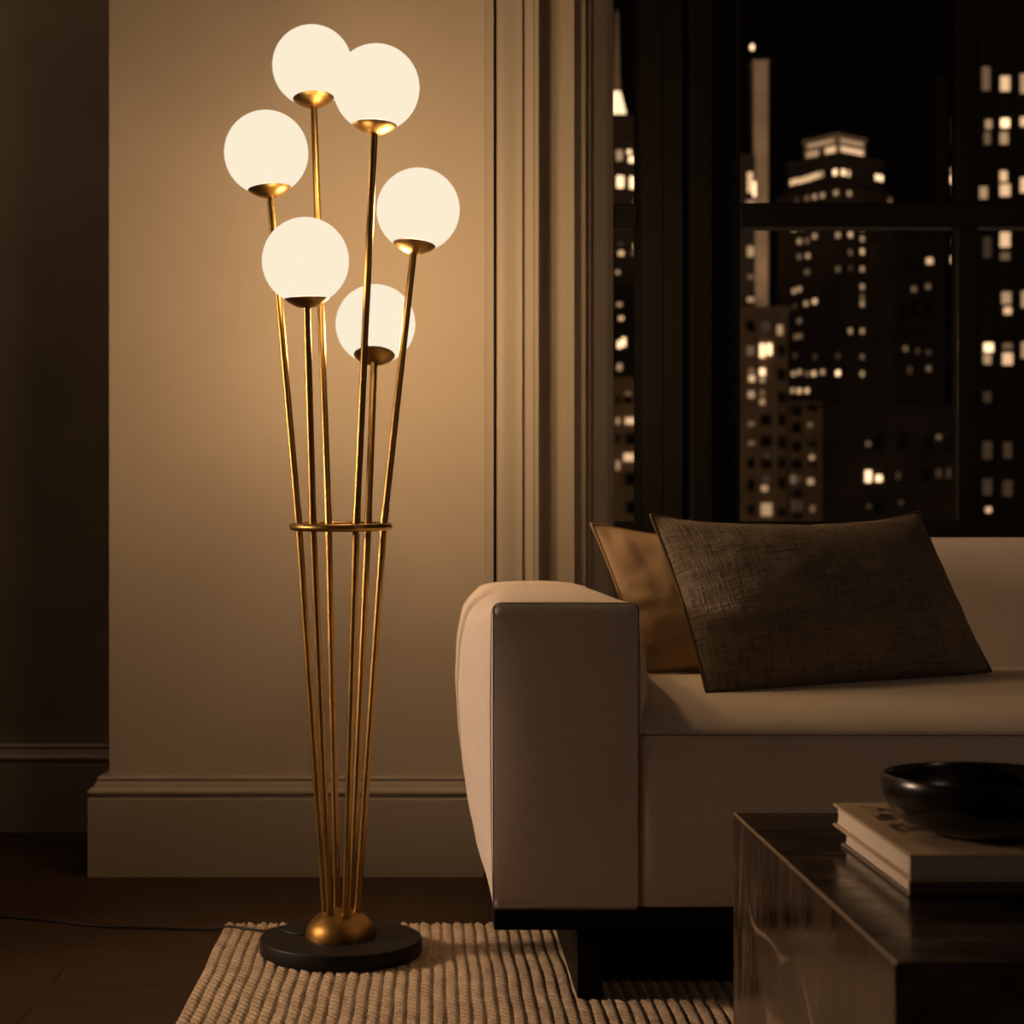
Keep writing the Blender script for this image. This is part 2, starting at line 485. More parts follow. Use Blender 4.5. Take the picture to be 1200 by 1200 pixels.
# ------------------------------------------------------------------ floor lamp
LX, LY = -0.1525, 3.157
lamp = thing('floor_lamp', 'brass floor lamp with six glowing white globes on a round black base', 'lamp', (LX, LY, 0.0112))
ZB = 0.0112
lathe('base', [(0, ZB), (0.140, ZB), (0.1435, ZB+0.002), (0.144, ZB+0.004), (0.144, ZB+0.0245), (0.1432, ZB+0.0265), (0.1415, ZB+0.0275), (0, ZB+0.0275)],
      (LX, LY, 0), (0, 0, 1), M_blackm, lamp, 96)
zd = ZB+0.0275
dome = [(0.063, zd-0.001), (0.0632, zd+0.003)]
for i in range(1, 15):
    a = i/14*math.pi/2
    dome.append((0.0628*math.cos(a) if i < 14 else 0.0, zd+0.003+0.047*math.sin(a)))
lathe('dome', dome, (LX, LY, 0), (0, 0, 1), M_brassd, lamp, 64)
# six stems: foot offset, offset at the ring, globe centre
stems = [
    ((-0.008, 0.028), (-0.026, 0.071), (-0.2158, 3.35, 1.6376), 0.0065),
    ((0.009, -0.0276), (0.030, -0.0695), (-0.0879, 3.10, 1.5335), 0.0145),
    ((-0.0275, 0.000), (-0.0755, 0.010), (-0.2883, 3.19, 1.4393), 0.0022),
    ((0.0290, 0.000), (0.0755, 0.004), (-0.0155, 3.22, 1.3420), 0.0240),
    ((-0.018, -0.023), (-0.046, -0.060), (-0.2103, 3.08, 1.2281), 0.0035),
    ((0.017, 0.023), (0.046, 0.060), (-0.0969, 3.36, 1.1507), 0.0260),
]
ZR = 0.7678
GR = 0.0755
for foot, ring, g, clear in stems:
    fz = zd+0.047*math.sqrt(max(0, 1-(foot[0]**2+foot[1]**2)/0.0628**2))+0.002
    a = Vector((LX+foot[0], LY+foot[1], fz-0.004)); b = Vector((LX+ring[0], LY+ring[1], ZR)); gc = Vector(g)
    ax = (gc-b).normalized()
    top = gc-ax*(GR+0.0035)
    def lerp(p, q, t): return p+(q-p)*t
    st = tube('stem', [a, lerp(a, b, .25), lerp(a, b, .5), lerp(a, b, .75), lerp(a, b, .97), b, lerp(b, top, .02), lerp(b, top, .25), lerp(b, top, .5), lerp(b, top, .75), top],
              0.0064, M_brass, lamp, 20)
    # short sleeve joining the two lengths just above the ring
    s0, s1 = b+ax*0.004, b+ax*0.034
    tube('sleeve', [s0, s0+ax*0.0005, s1-ax*0.0005, s1], 0.0068, M_brass, st, 20, rad=[0.0062, 0.0070, 0.0070, 0.0060])
    f0 = a+(b-a).normalized()*0.004
    tube('ferrule', [f0, f0+(b-a).normalized()*0.008], 0.0072, M_brass, st, 18)
    # shallow cup carrying the globe
    ed = 0.0372; hz = -math.sqrt(GR**2-ed**2)
    cup = [(0, -GR-0.0060), (0.008, -GR-0.0058), (0.017, -GR-0.0040), (0.026, hz-0.0090), (0.0335, hz-0.0042), (0.0384, hz+0.0002), (0.0391, hz+0.0018), (0.0380, hz+0.0022), (0.0364, hz-0.001), (0.026, -GR+0.003), (0.012, -GR-0.001), (0, -GR-0.0015)]
    lathe('globe_cup', cup, gc, ax, M_brass, lamp, 56)
    sph = [(0, -GR)]
    for i in range(1, 40):
        q = -math.pi/2+math.pi*i/40
        sph.append((GR*math.cos(q), GR*math.sin(q)))
    sph.append((0, GR))
    gl = lathe('globe', sph, gc, ax, opal(clear), lamp, 64, deg=180)
    ld = bpy.data.lights.new('bulb', 'POINT'); ld.energy = BULB_W; ld.color = BULB_COL; ld.shadow_soft_size = 0.042
    lo = bpy.data.objects.new('bulb', ld); C.objects.link(lo); lo.parent = gl
    lo.location = gc-ax*0.012-worldloc(gl)
tilt = math.radians(2.0)
rp_ = []
for k in range(96):
    q = 2*math.pi*k/96
    rp_.append((LX+0.0852*math.cos(q), LY+0.0852*math.sin(q)*math.cos(tilt), ZR+0.0852*math.sin(q)*math.sin(tilt)))
tube('ring', rp_, 0.0068, M_brass, lamp, 20, closed=True)
cp = [(-0.2100, 3.164, 0.0400), (-0.2350, 3.170, 0.0398), (-0.2620, 3.200, 0.0398), (-0.2800, 3.245, 0.0330), (-0.2990, 3.290, 0.0180), (-0.3300, 3.328, 0.0130), (-0.3748, 3.352, 0.0125), (-0.402, 3.362, 0.0062), (-0.45, 3.374, 0.0030),
      (-0.52, 3.386, 0.0026), (-0.603, 3.392, 0.0026), (-0.66, 3.412, 0.0026), (-0.7112, 3.440, 0.0026), (-0.77, 3.462, 0.0026), (-0.8365, 3.484, 0.0026), (-1.00, 3.53, 0.0026), (-1.3, 3.70, 0.0026), (-1.6, 4.05, 0.0026), (-1.75, 4.44, 0.0026)]
def smooth_path(pts, n=6):
    P = [Vector(p) for p in pts]; out = []
    for i in range(len(P)-1):
        p0, p1, p2, p3 = P[max(i-1, 0)], P[i], P[i+1], P[min(i+2, len(P)-1)]
        for k in range(n):
            t = k/n
            out.append(0.5*((2*p1)+(p2-p0)*t+(2*p0-5*p1+4*p2-p3)*t*t+(3*p1-p0-3*p2+p3)*t**3))
    return out+[P[-1]]
tube('power_cord', smooth_path(cp), 0.0024, M_cord, lamp, 10)

# ------------------------------------------------------------------ sofa
sofa = thing('sofa', 'cream upholstered sofa with padded block arms on a black plinth under the window', 'sofa', (1.1, 3.2, 0.0112))
AX0, AX1, AZ0, AZ1, SY0, SY1 = 0.1052, 0.3345, 0.163, 0.6455, 2.80, 3.70

def interp(t, pts):
    for (a, va), (b, vb) in zip(pts[:-1], pts[1:]):
        if t <= b:
            u = (t-a)/(b-a); u = u*u*(3-2*u)*0.35+u*0.65
            return va+(vb-va)*u
    return pts[-1][1]
BL = [(0, 0.0), (0.15, 0.022), (0.30, 0.036), (0.46, 0.045), (0.65, 0.050), (0.80, 0.047), (0.92, 0.036), (1.0, 0.022)]

def arm_loop(g, y, rmin=0.010, rmax=0.05, inset=0.0, per=16):
    """closed cross-section at depth y, g = how full the padding is there"""
    r = rmin+(rmax-rmin)*g
    x0, x1, z0, z1 = AX0+inset, AX1-inset, AZ0+inset, AZ1-inset
    pts = []
    def seg(a, b, n):
        for i in range(n): pts.append((a[0]+(b[0]-a[0])*i/n, a[1]+(b[1]-a[1])*i/n))
    def arc(cx, cz, rr, a0, n=6):
        for i in range(n):
            q = math.radians(a0+90*i/n); pts.append((cx+rr*math.cos(q), cz+rr*math.sin(q)))
    rb = 0.008
    seg((x0+rb, z0), (x1-rb, z0), per); arc(x1-rb, z0+rb, rb, -90)
    seg((x1, z0+rb), (x1, z1-r), per*2); arc(x1-r, z1-r, r, 0)
    seg((x1-r, z1), (x0+r, z1), per); arc(x0+r, z1-r, r, 90)
    seg((x0, z1-r), (x0, z0+rb), per*2); arc(x0+rb, z0+rb, rb, 180)
    out = []
    for x, z in pts:
        zn = (z-AZ0)/(AZ1-AZ0); xn = (x-AX0)/(AX1-AX0)
        lft = math.cos(math.pi/2*min(max(xn, 0)/0.6, 1)); rgt = max(0, (xn-0.5)/0.5)
        bl = interp(min(max(zn, 0), 1), BL)*g*lft
        zq = min(max((zn-0.52)/0.48, 0), 1)
        br = 0.036*math.sin(math.pi*zq**0.85)**0.9*g*rgt
        bt = 0.016*max(0, (zn-0.55)/0.45)**1.5*g*(math.sin(math.pi*min(max(xn*0.9+0.07, 0), 1))**0.7)
        out.append((x-bl+br, y, z+bt))
    return out

def build_arm(mirror=None):
    loops = []
    cx, cz = (AX0+AX1)/2, (AZ0+AZ1)/2
    # front panel, slightly crowned, from its middle out to the seam
    edge = arm_loop(0, SY0)
    for s in (0.12, 0.3, 0.5, 0.7, 0.85, 0.94, 0.985):
        loops.append([(cx+(p[0]-cx)*s, SY0-0.005*(1-abs((p[0]-cx)*s/(AX1-cx))**3)*(1-abs((p[2]-cz)*s/(AZ1-cz))**3), cz+(p[2]-cz)*s) for p in edge])
    loops.append([(cx+(p[0]-cx)*0.997, SY0+0.0035, cz+(p[2]-cz)*0.998) for p in edge])   # stitched groove
    L = SY1-SY0
    for t in (0.006, 0.014, 0.028, 0.05, 0.08, 0.12, 0.17, 0.23, 0.30, 0.40, 0.50, 0.60, 0.70, 0.78, 0.84, 0.88, 0.895, 0.9):
        d = min(t, 0.9-t)/0.24
        g = 1-(1-min(d, 1))**2.2
        loops.append(arm_loop(max(g, 0), SY0+t*L/0.9))
    last = loops[-1]
    for s in (0.9, 0.5, 0.1): loops.append([(cx+(p[0]-cx)*s, p[1]+0.002, cz+(p[2]-cz)*s) for p in last])
    n = len(edge); V = [p for l in loops for p in l]; F = []
    for i in range(len(loops)-1):
        for k in range(n): F.append((i*n+k, i*n+(k+1) % n, (i+1)*n+(k+1) % n, (i+1)*n+k))
    F.append(tuple(range(n))[::-1]); F.append(tuple((len(loops)-1)*n+k for k in range(n)))
    seam = [(cx+(p[0]-cx)*1.0, SY0+0.0012, cz+(p[2]-cz)*1.0) for p in edge]
    seam2 = [(p[0], p[1], p[2]) for p in arm_loop(0.09, SY0+0.0085)]
    if mirror is not None:
        V = [(2*mirror-p[0], p[1], p[2]) for p in V]; seam = [(2*mirror-p[0], p[1], p[2]) for p in seam]; seam2 = [(2*mirror-p[0], p[1], p[2]) for p in seam2]
    o = autosmooth(make('arm', V, F, M_sofa, sofa), 60)
    tube('seam', seam, 0.0011, M_seam, o, 8, closed=True)
    tube('stitching', seam2, 0.0007, M_seam, o, 6, closed=True)
    return o
build_arm()
SX1 = 1.87
build_arm(mirror=(AX1+SX1)/2)

# seat: front-to-back section swept across, ends tucked in against the arms
def seat_section(t):
    e = min(t, 1-t)*(SX1-AX1)
    k = 1-max(0, 1-e/0.09)**2.4          # fullness near the ends
    s = 0.35+0.65*k
    z = []
    z.append((SY0+0.008, AZ0+0.001)); z.append((SY0+0.001, AZ0+0.006))
    for i in range(1, 10): z.append((SY0-0.004*math.sin(math.pi*i/10), AZ0+0.006+(0.436-AZ0-0.006)*i/10))
    z.append((SY0+0.0005, 0.4365)); z.append((SY0+0.0035, 0.4375)); z.append((SY0+0.003, 0.439))
    for yy, zz in ((0.006, 0.444), (0.016, 0.453), (0.032, 0.461), (0.06, 0.4685), (0.10, 0.474), (0.17, 0.480), (0.26, 0.486), (0.36, 0.491), (0.46, 0.494), (0.56, 0.495), (0.66, 0.494)):
        z.append((SY0+yy, 0.4375+(zz-0.4375)*s))
    z += [(SY0+0.70, 0.49), (SY0+0.72, 0.40), (SY0+0.72, AZ0+0.001)]
    return z
V, F = [], []
ts = [0, .002, .006, .012, .02, .03, .045, .06, .1, .16, .22, .28, .34, .4, .46, .52, .58, .64, .7, .76, .82, .88, .92, .95, .97, .98, .988, .994, .998, 1]
for t in ts:
    e = min(t, 1-t)*(SX1-AX1); tuck = 0.010*max(0, 1-e/0.014)**2
    sx = AX1+0.001+(SX1-AX1-0.002)*t
    for i, (y, z) in enumerate(seat_section(t)):
        V.append((sx, y+(tuck if i < 14 else 0), z))
n = len(seat_section(0))
for i in range(len(ts)-1):
    for k in range(n): F.append((i*n+k, i*n+(k+1) % n, (i+1)*n+(k+1) % n, (i+1)*n+k))
F += [tuple(range(n)), tuple((len(ts)-1)*n+k for k in range(n))[::-1]]
seat = autosmooth(make('seat', V, F, M_sofa, sofa), 65)
tube('seam', [(AX1+0.006+(SX1-AX1-0.012)*i/40, SY0+0.0006, 0.4378) for i in range(41)], 0.0013, M_seam, seat, 8)

# backrest
def slab(name, x0, x1, prof, mat, parent, endr=0.03):
    cy = sum(p[0] for p in prof)/len(prof); cz = sum(p[1] for p in prof)/len(prof)
    V, F = [], []; n = len(prof); st = []
    for i in range(7):
        a = i/6*math.pi/2; st.append((x0+endr*(1-math.sin(a)), 1-0.10*(1-math.cos(math.pi/2-a))))
    st = sorted(st)
    st2 = [(x0+x1-x, s) for x, s in st][::-1]
    for x, s in st+st2:
        for y, z in prof: V.append((x, cy+(y-cy)*s, cz+(z-cz)*s))
    m = len(st+st2)
    for i in range(m-1):
        for k in range(n): F.append((i*n+k, i*n+(k+1) % n, (i+1)*n+(k+1) % n, (i+1)*n+k))
    F += [tuple(range(n)), tuple((m-1)*n+k for k in range(n))[::-1]]
    return autosmooth(make(name, V, F, mat, parent), 65)
bp = [(3.47, 0.44), (3.475, 0.50), (3.482, 0.56), (3.493, 0.64), (3.503, 0.70), (3.509, 0.728), (3.518, 0.743), (3.534, 0.7515), (3.57, 0.756), (3.62, 0.756), (3.655, 0.75), (3.675, 0.735), (3.68, 0.70), (3.68, 0.44)]
slab('backrest', 0.470, SX1-0.037, bp, M_sofa, sofa)
# dark plinth and slab legs
box('plinth', AX0+0.001, AX1+SX1-AX0, SY0+0.002, SY1-0.02, 0.1295, 0.1628, M_blackw, sofa, 0.0025)
for x in (0.2415, 1.9):
    box('leg', x, x+0.041, 2.842, 3.60, 0.0112, 0.1295, M_blackw, sofa, 0.002)

# ------------------------------------------------------------------ pillows
def pillow(name, label, bl, br, tl, tr, thick, bow, mat, pmat, seed, loc, amp=0.004, pl=2.4):
    root = thing(name, label, 'pillow', loc, None)
    bl, br, tl, tr = map(Vector, (bl, br, tl, tr))
    nrm = (br-bl).cross(tl-bl).normalized()        # towards the viewer
    NU, NV = 72, 52
    W_ = (br-bl).length; Hh = (tl-bl).length
    def surf(u, v):
        uu = u*(1-bow[0]*(1-v*v)*abs(u)**2); vv = v*(1-(bow[1] if v > 0 else bow[2])*(1-u*u)*abs(v)**2)
        a, b = (uu+1)/2, (vv+1)/2
        return bl*(1-a)*(1-b)+br*a*(1-b)+tl*(1-a)*b+tr*a*b
    def hgt(u, v):
        q = max(0, (1-abs(u)**pl))*max(0, (1-abs(v)**pl))
        return thick/2*q**0.62
    V, UV, F = [], [], []
    rim = {}
    def idx(side, i, j):
        if i in (0, NU) or j in (0, NV): side = 0
        key = (side, i, j)
        if key in rim: return rim[key]
        # denser near the rim
        u = math.sin((i/NU-0.5)*math.pi); v = math.sin((j/NV-0.5)*math.pi)
        u = 0.55*u+0.45*(2*i/NU-1); v = 0.55*v+0.45*(2*j/NV-1)
        p = surf(u, v)
        h = hgt(u, v)
        w = noise.noise(Vector((u*2.6+seed, v*2.6, side*3.1)))*amp*0.9+noise.noise(Vector((u*7+seed, v*5, side*5.7)))*amp*0.8
        # puckers running in from the seams
        edge_u = max(0, 1-(1-abs(u))/0.30); edge_v = max(0, 1-(1-abs(v))/0.30)
        pk = (math.sin(v*17+seed*3+math.sin(v*5)*2)*edge_u*(1-edge_u)+math.sin(u*19+seed+math.sin(u*6)*2)*edge_v*(1-edge_v))*amp*1.5
        p = p+nrm*(side*(h+(w+pk)*min(1, h/(thick*0.15))))
        rim[key] = len(V); V.append(p); UV.append(((u+1)/2*W_, (v+1)/2*Hh))
        return rim[key]
    for side in (1, -1):
        for i in range(NU):
            for j in range(NV):
                q = (idx(side, i, j), idx(side, i+1, j), idx(side, i+1, j+1), idx(side, i, j+1))
                F.append(q if side > 0 else q[::-1])
    make('cover', V, F, mat, root, uvs=UV)
    path = []
    for i in range(60): path.append(surf(-1+2*i/60, -1))
    for i in range(40): path.append(surf(1, -1+2*i/40))
    for i in range(60): path.append(surf(1-2*i/60, 1))
    for i in range(40): path.append(surf(-1, 1-2*i/40))
    tube('piping', path, 0.0032, pmat, root, 8, closed=True)
    return root
pillow('pillow', 'plain tan linen pillow tucked between the sofa arm and the darker pillow',
       (0.395, 3.285, 0.500), (0.80, 3.385, 0.492), (0.3095, 3.345, 0.774), (0.715, 3.455, 0.730), 0.125, (0.05, 0.09, 0.02), M_tan, M_tanp, 1.3, (0.55, 3.33, 0.49), 0.004)
pillow('lumbar_pillow', 'wide dark brown coarse-woven pillow leaning in front of the tan one', 
       (0.4770, 3.025, 0.484), (1.044, 3.285, 0.500), (0.4010, 3.18, 0.7885), (0.9445, 3.405, 0.7960), 0.165, (0.03, 0.20, 0.0), M_brown, M_brownp, 4.7, (0.72, 3.2, 0.49), 0.003)

# ------------------------------------------------------------------ coffee table: mitred slabs of dark marble
TX0, TX1, TY0, TY1, TZ0, TZ1 = 0.3925, 1.33, 1.487, 2.272, 0.0112, 0.400
tab = thing('coffee_table', 'low block coffee table of dark polished marble on the rug', 'coffee table', ((TX0+TX1)/2, (TY0+TY1)/2, TZ0))
tk = 0.03
def panel(name, outer, inner):
    v = outer+inner
    f = [(0, 1, 2, 3), (7, 6, 5, 4)]+[(i, 4+i, 4+(i+1) % 4, (i+1) % 4) for i in range(4)]
    o = make(name, v, f, M_marble, tab, smooth=False); bevel(o, 0.0016, 2)
    return o
i0, i1, j0, j1, k1 = TX0+tk, TX1-tk, TY0+tk, TY1-tk, TZ1-tk
panel('tabletop', [(TX0, TY0, TZ1), (TX1, TY0, TZ1), (TX1, TY1, TZ1), (TX0, TY1, TZ1)], [(i0, j0, k1), (i1, j0, k1), (i1, j1, k1), (i0, j1, k1)])
panel('side_panel', [(TX0, TY1, TZ0), (TX0, TY0, TZ0), (TX0, TY0, TZ1), (TX0, TY1, TZ1)], [(i0, j1, TZ0), (i0, j0, TZ0), (i0, j0, k1), (i0, j1, k1)])
panel('side_panel', [(TX1, TY0, TZ0), (TX1, TY1, TZ0), (TX1, TY1, TZ1), (TX1, TY0, TZ1)], [(i1, j0, TZ0), (i1, j1, TZ0), (i1, j1, k1), (i1, j0, k1)])
panel('side_panel', [(TX0, TY0, TZ0), (TX1, TY0, TZ0), (TX1, TY0, TZ1), (TX0, TY0, TZ1)], [(i0, j0, TZ0), (i1, j0, TZ0), (i1, j0, k1), (i0, j0, k1)])
panel('side_panel', [(TX1, TY1, TZ0), (TX0, TY1, TZ0), (TX0, TY1, TZ1), (TX1, TY1, TZ1)], [(i1, j1, TZ0), (i0, j1, TZ0), (i0, j1, k1), (i1, j1, k1)])
# pale strip where top and end slab meet, edge highlight put into its colour
e = 0.0019
make('mitre_edge', [(TX0-0.0003, TY0+0.001, TZ1-e), (TX0+e, TY0+0.001, TZ1+0.0003), (TX0+e, TY1-0.001, TZ1+0.0003), (TX0-0.0003, TY1-0.001, TZ1-e),
                    (TX0+e, TY0+0.001, TZ1-e), (TX0+e, TY1-0.001, TZ1-e)],
     [(0, 1, 2, 3), (0, 4, 1), (3, 2, 5), (0, 3, 5, 4), (1, 4, 5, 2)], M_mitre, tab, smooth=False)

# ------------------------------------------------------------------ books
def cover_mat(name, col, picture):
    m, nt, b = nodes_of(name)
    v = coords(nt)
    base = ramp(nt, noise_node(nt, v, 9), [(0.3, mul(col, 0.9)), (0.7, mul(col, 1.08))])
    if picture:
        # printed plate on the front board: soft dark shapes inside a rectangle
        s = N(nt, 'ShaderNodeSeparateXYZ'); nt.links.new(v, s.inputs[0])
        def inside(o_, lo, hi): return math_node(nt, 'MULTIPLY', math_node(nt, 'GREATER_THAN', o_, lo), math_node(nt, 'LESS_THAN', o_, hi))
        msk = math_node(nt, 'MULTIPLY', inside(s.outputs['X'], -0.125, 0.13), inside(s.outputs['Y'], -0.085, 0.135))
        p1 = ramp(nt, noise_node(nt, coords(nt, (1.0, 1.0, 1)), 24, 5, 0.7, 0.8), [(0.50, (0, 0, 0)), (0.56, (1, 1, 1))])
        k = math_node(nt, 'MULTIPLY', p1, msk)
        mx = N(nt, 'ShaderNodeMix', data_type='RGBA'); nt.links.new(k, mx.inputs['Factor'])
        nt.links.new(base, mx.inputs[6]); mx.inputs[7].default_value = (0.035, 0.024, 0.016, 1)
        base = mx.outputs[2]
    nt.links.new(base, b.inputs['Base Color'])
    b.inputs['Roughness'].default_value = 0.55; b.inputs['Specular IOR Level'].default_value = 0.3
    return m
def page_mat():
    m, nt, b = nodes_of('page_edges')
    st = noise_node(nt, coords(nt, (1, 1, 900)), 1.5, 3, 0.7)
    nt.links.new(ramp(nt, st, [(0.3, (0.50, 0.42, 0.33)), (0.7, (0.74, 0.66, 0.55))]), b.inputs['Base Color'])
    b.inputs['Roughness'].default_value = 0.8
    bump(nt, b, st, 0.3, 0.001)
    return m
M_pages = page_mat()
M_spine = plain('taupe_cloth_spine', (0.45, 0.37, 0.29), 0.7, spec=0.2, var=0.08, scale=60)

def book(name, label, x0, x1, y0, y1, z0, z1, top, pic, board=0.0032, over=0.0045, ang=0.0):
    """spine along the near edge, page ends showing at both sides"""
    cx, cy = (x0+x1)/2, (y0+y1)/2
    r = thing(name, label, 'book', (cx, cy, z0), 'books stacked on the coffee table')
    mc = cover_mat(name+'_cover', top, pic)
    v, f = [], []
    box_vf(x0, x1, y0, y1, z1-board, z1, v, f)
    box_vf(x0, x1, y0, y1, z0, z0+board, v, f)
    nf = len(f)
    box_vf(x0, x1, y0-0.0005, y0+0.004, z0+board, z1-board, v, f)
    c = make('cover', v, f, mc, r, smooth=False, mats=[mc, M_spine], fmat=[0]*nf+[1]*6); bevel(c, 0.0009, 2)
    # rounded page block: hollowed at the fore edge, round at the spine
    pv, pf = [], []
    n = 8
    for x in (x0+over, x1-over):
        for i in range(n+1):
            t = i/n; z = z0+board+(z1-z0-2*board)*t
            pv.append((x, y0+0.006-0.001*math.sin(math.pi*t), z))
        for i in range(n, -1, -1):
            t = i/n; z = z0+board+(z1-z0-2*board)*t
            pv.append((x, y1-over-0.004*math.sin(math.pi*t), z))
    m = 2*(n+1)
    for k in range(m): pf.append((k, (k+1) % m, m+(k+1) % m, m+k))
    pf += [tuple(range(m)), tuple(range(m, 2*m))[::-1]]
    autosmooth(make('pages', pv, pf, M_pages, r), 40)
    if ang: r.rotation_euler.z = ang
    return r
TT = TZ1+0.0005
book('book', 'slim hardback book at the bottom of the stack, lying on the marble table', 0.4750, 0.755, 1.748, 2.035, TT, TT+0.0195, (0.16, 0.12, 0.09), False)
book('book', 'thick tan picture book on top of the stack, under the black bowl', 0.4690, 0.765, 1.722, 2.050, TT+0.0200, TT+0.0465, (0.42, 0.31, 0.20), True)

# ------------------------------------------------------------------ bowl
def bowl_mat():
    m, nt, b = nodes_of('black_bronze_glaze')
    f = noise_node(nt, coords(nt), 18, 5, 0.7)
    nt.links.new(ramp(nt, f, [(0.3, (0.008, 0.006, 0.0045)), (0.7, (0.014, 0.010, 0.007))]), b.inputs['Base Color'])
    b.inputs['Roughness'].default_value = 0.25; b.inputs['Specular IOR Level'].default_value = 0.5
    bump(nt, b, noise_node(nt, coords(nt), 40, 3), 0.08, 0.002)
    return m
M_bowl = bowl_mat()
BZ = TT+0.0470
bc = (0.577, 1.832, BZ)
bowl = thing('bowl', 'shallow black glazed bowl sitting on the stacked books', 'bowl', bc)
prof = [(0, 0.003), (0.040, 0.003), (0.043, 0.0), (0.050, 0.0), (0.053, 0.003), (0.064, 0.0055), (0.080, 0.0115), (0.092, 0.020), (0.0995, 0.031), (0.1035, 0.043), (0.1040, 0.053), (0.1030, 0.0605),
        (0.1018, 0.0622), (0.0998, 0.0620), (0.0985, 0.0600), (0.0985, 0.052), (0.0975, 0.043), (0.093, 0.032), (0.084, 0.021), (0.070, 0.013), (0.045, 0.009), (0, 0.008)]
lathe('vessel', prof, bc, (0, 0, 1), M_bowl, bowl, 96, deg=50)

# ------------------------------------------------------------------ the city across the street
M_lit = {5: emit('window_bright', (1.0, 0.66, 0.36), 2.3), 4: emit('window_lit', (1.0, 0.61, 0.32), 1.0), 3: emit('window_warm', (1.0, 0.62, 0.33), 0.48),
         2: emit('window_dim', (1.0, 0.60, 0.32), 0.17), 1: emit('window_faint', (1.0, 0.60, 0.33), 0.05),
         0: plain('window_dark_glass', (0.006, 0.005, 0.004), 0.4, spec=0.2)}
UNIT = {}
def unit_box():
    if 'b' not in UNIT:
        v, f = box_vf(-0.5, 0.5, -0.15, 0.15, -0.5, 0.5)
        me = bpy.data.meshes.new('window'); me.from_pydata(v, [], f); me.materials.append(M_lit[3]); me.update(); UNIT['b'] = me
    return UNIT['b']
def city_window(parent, p, w, h, lvl, rot=0.0):
    o = bpy.data.objects.new('window', unit_box()); C.objects.link(o)
    o.parent = parent; o.location = Vector(p)-worldloc(parent); o.scale = (w*0.85, 1, h*0.85); o.rotation_euler.z = rot
    o.material_slots[0].link = 'OBJECT'; o.material_slots[0].material = M_lit[lvl]
def stone(name, col): return plain(name, col, 0.9, spec=0.1, var=0.2, scale=0.25)
STREET = -60.0

def block(name, label, x0, x1, D, deep, top, mat, wins, cornice=None, piers=None, group='buildings across the street', cat='building'):
    r = thing(name, label, cat, ((x0+x1)/2, D+deep/2, STREET), group)
    v, f = box_vf(x0, x1, D, D+deep, STREET, top)
    if piers:
        for px in piers: box_vf(px-0.35, px+0.35, D-0.3, D+0.1, STREET, top-1, v, f)
    make('facade', v, f, mat, r, smooth=False)
    if cornice:
        cv, cf = [], []
        for z, h, out in cornice: box_vf(x0-out, x1+out, D-out, D+deep+out, z, z+h, cv, cf)
        make('cornice', cv, cf, mat, r, smooth=False)
    for x, z, w, h, l in wins: city_window(r, (x, D-0.12, z), w, h, l)
    return r

S_pale = stone('pale_limestone', (0.56, 0.44, 0.33))
S_loft = stone('tan_brick', (0.34, 0.24, 0.155))
S_annex = stone('brown_brick', (0.26, 0.18, 0.115))
S_dark = stone('soot_dark_stone', (0.055, 0.042, 0.032))
S_wide = stone('dark_brownstone', (0.055, 0.042, 0.031))
S_black = stone('black_curtain_wall', (0.030, 0.024, 0.019))
S_slab = stone('floodlit_concrete', (0.50, 0.40, 0.31))

block('office_tower', 'dark tall tower with columns of lit windows behind the thin glazing bar', 87.0, 108.0, 280, 7, 93, S_black,
 [(88.2,71.8,1.34,4.3,2),(91.2,71.0,1.62,2.7,4),(94.2,71.0,1.34,3.5,3),(88.6,64.6,1.08,1.62,3),(88.4,62.4,1.08,2.16,2),(91.2,64.8,1.48,1.62,5),(91.0,62.4,1.48,2.16,3),(94.0,65.0,1.34,1.62,4),(87.8,53.8,1.34,2.16,3),(90.8,56.4,1.62,1.88,4),(91.2,54.2,1.76,2.16,4),(94.0,55.0,1.62,2.7,4),(91.2,46.4,1.76,2.7,4),(91.2,43.8,1.62,1.34,2),(88.4,45.2,1.34,3.76,1),(91.4,37.2,1.62,2.16,3),(91.6,35.2,1.34,1.22,4),(94.4,37.0,1.34,2.96,3),(88.6,29.4,1.62,1.62,5),(88.4,27.6,1.34,1.88,3),(91.6,27.6,1.76,2.16,4),(91.6,29.6,1.62,1.08,2),(94.4,29.0,1.34,2.96,3),(88.4,21.6,1.34,1.88,1),(88.4,13.2,1.62,3.24,1),(91.6,13.2,1.48,2.96,1),(88.4,7.4,1.62,2.96,1),(91.6,7.2,1.62,2.96,1),(88.6,3.8,0.94,0.94,4)],
 cornice=[(90.5, 2.0, 0.6)], piers=[90.0, 93.2, 96.4, 99.6, 102.8])
block('office_tower', 'narrow black tower with a single column of lit windows', 87.6, 92.6, 300, 5, 78, S_black,
 [(89.4,69.6,0.93,1.44,4),(89.4,67.1,0.93,2.89,3),(89.1,61.3,1.15,1.16,3),(89.1,59.8,1.15,1.44,5),(89.4,58.1,1.05,1.31,3),(89.4,49.3,1.05,1.44,3),(89.1,46.3,1.15,1.31,4)])
